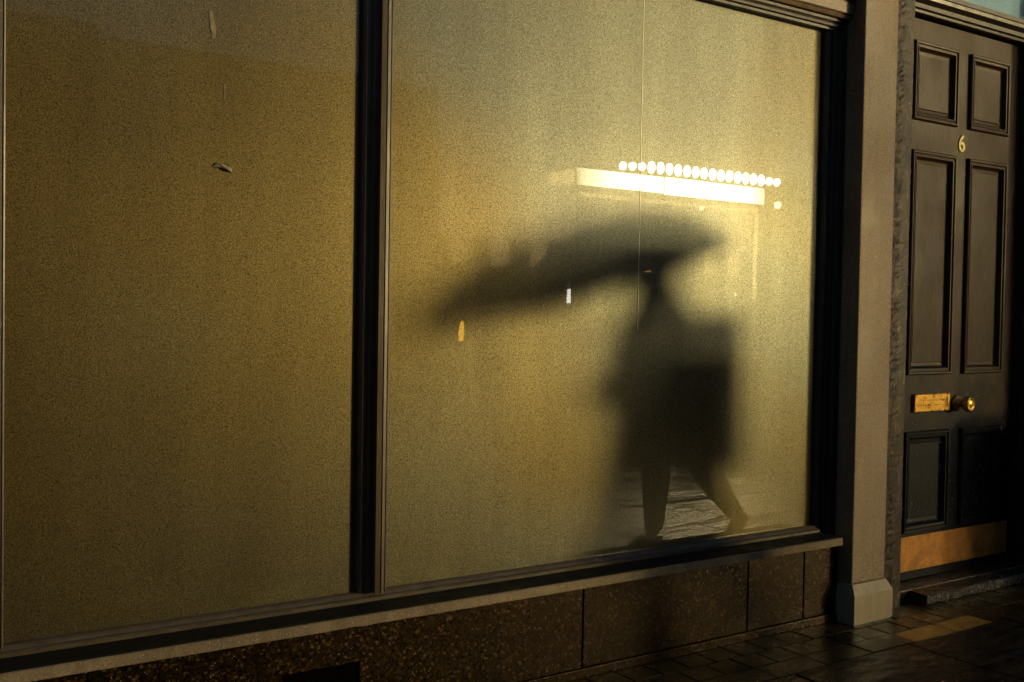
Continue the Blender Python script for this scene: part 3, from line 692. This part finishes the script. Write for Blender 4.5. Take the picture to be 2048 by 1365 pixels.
link('roof_edge', bm, M_METAL, shel)
for i in range(19):
    x = 6.72+i*.122; bm = bmesh.new()
    bmesh.ops.create_uvsphere(bm, u_segments=16, v_segments=10, radius=1, matrix=Matrix.Translation((x*S, -3.33*S, (2.468+.028*math.sin(min(1, (i+.5)/5)*1.57))*S)) @ Matrix.Diagonal((.034*S, .04*S, (.060 if 2 < i < 17 else .040)*S, 1)))
    link('roof_lamp', bm, M_BULB, shel, smooth=True)
bm = bmesh.new(); box(bm, 6.6, 8.2, -4.2, -3.98, .40, .43); link('bench', bm, M_METAL, shel)
M_GLOW = emis('dim_shelter_glow', (1, .66, .25), 13)  # painted glow for box light on post edges and rail; also the side box
boxo('glowing_post_edge', M_GLOW, shel, 8.68, 8.735, -3.43, -3.42, 1.20, 2.22)
boxo('side_light_box', M_GLOW, shel, 6.150, 6.160, -3.78, -3.37, 2.262, 2.40)
boxo('glowing_under_rail', M_GLOW, shel, 6.24, 8.66, -3.43, -3.42, 2.15, 2.19)
boxo('glowing_post_edge', M_GLOW, shel, 6.20, 6.235, -3.43, -3.42, 1.85, 2.22)
def globe(x, y, z, r, label):
    t = thing('wall_lamp', label, 'lamp', (x, y, 0), 'small lamps across the street')
    bm = bmesh.new(); tube(bm, [(x, y-.03, 0), (x, y-.03, z)], .012, 8); link('pole', bm, M_METAL, t, smooth=True)
    bm = bmesh.new(); bmesh.ops.create_uvsphere(bm, u_segments=14, v_segments=10, radius=r*S, matrix=Matrix.Translation((x*S, y*S, z*S))); link('globe', bm, M_DIM, t, smooth=True)
globe(8.95, -3.34, 2.25, .04, 'small lit globe lamp at the right end of the bus shelter')
globe(7.76, -3.30, 2.13, .022, 'tiny lit lamp hanging below the shelter fascia')
globe(9.62, -7.34, 1.75, .035, 'small round lamp far down the side street')
t = thing('tube_lamp', 'tall pole with a bright white vertical tube lamp in the side street', 'lamp', (9.03, -7.2, 0))
bm = bmesh.new(); tube(bm, [(9.03, -7.25, -.09), (9.03, -7.25, 1.62)], .02, 8); link('pole', bm, M_METAL, t, smooth=True)
bm = bmesh.new(); tube(bm, [(9.03, -7.2, 1.17), (9.03, -7.2, 1.55)], [.03, .018], 10); link('tube', bm, M_TUBE, t, smooth=True)
# string of small lights
t = thing('light_string', 'short string of tiny warm lights hanging under the bus shelter', 'string lights', (8.25, -3.5, 1.25))
bm = bmesh.new(); tube(bm, [(8.0, -3.5, 1.27), (8.25, -3.5, 1.262), (8.55, -3.5, 1.27)], .003, 6); link('cable', bm, M_METAL, t)
for i in range(7):
    bm = bmesh.new(); bmesh.ops.create_uvsphere(bm, u_segments=10, v_segments=8, radius=.014*S, matrix=Matrix.Translation(((8.03+i*.075)*S, -3.495*S, 1.255*S))); link('light', bm, M_DIM, t, smooth=True)
# parked car in the side street
car = thing('parked_car', 'dark hatchback parked in the side street with an amber lamp lit', 'car', (9, -8, -.09))
cx0, cy0, cz = 7.45, -8.9, -.09
side = [(0, .22), (.02, .62), (.18, .80), (.38, 1.16), (1.5, 1.24), (2.3, .86), (3.1, .76), (3.35, .60), (3.4, .25), (3.2, .17), (.2, .17)]
bm = bmesh.new()
for yy in (0,): 
    A = [bm.verts.new(((cx0+x)*S, cy0*S, (cz+z)*S)) for x, z in side]; B = [bm.verts.new(((cx0+x)*S, (cy0+1.45)*S, (cz+z)*S)) for x, z in side]
    for i in range(len(side)): bm.faces.new((A[i], A[(i+1) % len(side)], B[(i+1) % len(side)], B[i]))
    bm.faces.new(A[::-1]); bm.faces.new(B)
link('car_body', bm, M_CAR, car, bevel=.06)
bm = bmesh.new()
pts = [(.42, .84), (.55, 1.12), (1.42, 1.17), (2.0, .88)]
A = [bm.verts.new(((cx0+x)*S, (cy0+1.453)*S, (cz+z)*S)) for x, z in pts]; B = [bm.verts.new(((cx0+x)*S, (cy0+1.463)*S, (cz+z)*S)) for x, z in pts]
for i in range(4): bm.faces.new((A[i], A[(i+1) % 4], B[(i+1) % 4], B[i]))
bm.faces.new(A[::-1]); bm.faces.new(B); link('side_window', bm, M_WIN, car)
for x in (.65, 2.7):
    for yv in (cy0+.02, cy0+1.28):
        bm = bmesh.new(); lathe(bm, (cx0+x, yv, cz+.27), (0, 1, 0), [(.15, 0), (.26, .01), (.27, .08), (.26, .17), (.15, .18)]); wo = link('wheel', bm, M_TYRE, car)
        bm = bmesh.new(); lathe(bm, (cx0+x, yv+.18, cz+.27), (0, 1, 0), [(.15, 0), (.14, .01), (.03, .015)]); link('rim', bm, M_METAL, wo)
bm = bmesh.new(); tube(bm, [(cx0-.03, cy0+1.45, cz+.72), (cx0-.035, cy0+1.46, cz+.85), (cx0-.02, cy0+1.45, cz+.99)], [.03, .042, .02], 10); link('tail_lamp', bm, M_AMBER, car)

# terrace across the street: each house a thing
def terrace(x0, x1, h, m, label, cat='house', y=-5.0):
    t = thing('terraced_house', label, cat, ((x0+x1)/2, y, 0), 'houses across the street')
    boxo('wall', m, t, x0, x1-.01, y-4, y, -.05, h)
    bm = bmesh.new(); extr(bm, [(y+.08, h), (y+.08, h+.08), (y-4.05, h+.08), (y-4.05, h)], x0-.0, x1-.012); link('parapet', bm, M_STUCCO, t)
    boxo('roof', M_SLATE, t, x0+.1, x1-.1, y-3.9, y-.2, h+.082, h+.16)
    n = max(1, int((x1-x0)/1.1))
    for k in range(n):
        a = x0+(x1-x0)*(k+.5)/n-.3
        for z in (.7, 2.05):
            f = boxo('window', M_WHITE, t, a, a+.6, y+.002, y+.03, z, z+.85)
            boxo('window_pane', M_WIN, f, a+.05, a+.27, y+.032, y+.036, z+.05, z+.8); boxo('window_pane', M_WIN, f, a+.33, a+.55, y+.032, y+.036, z+.05, z+.8)
terrace(-9.0, -5.2, 3.3, M_BRICK, 'brown brick house at the far left end of the terrace')
terrace(-5.2, -1.6, 3.2, M_STUCCO, 'grey stucco house second from the left in the terrace')
terrace(-1.6, 2.2, 3.35, M_BRICK, 'brown brick house straight across from the shop window')
terrace(2.2, 5.6, 3.25, M_STUCCO, 'grey stucco house at the corner of the side street')
terrace(14.6, 18.6, 3.3, M_BRICK, 'brown brick house beyond the side street')
terrace(18.6, 23.0, 3.5, M_STUCCO, 'grey stucco house at the far right end of the terrace')

for k, (a, b, h) in enumerate(((-14, -4, 3.2), (-4, 5, 2.9), (5, 12, 2.4), (12, 19, 2.05), (19, 27, 2.05), (27, 36, 2.3))):
    terrace(a, b, h, (M_BRICK, M_STUCCO)[k % 2], ('brown brick block furthest left at the back', 'grey stucco block second from the left at the back', 'brown brick block third from the left at the back', 'low grey stucco block at the back behind the bus shelter', 'brown brick block second from the right at the back', 'low grey stucco block furthest right at the back')[k], y=-17.0)
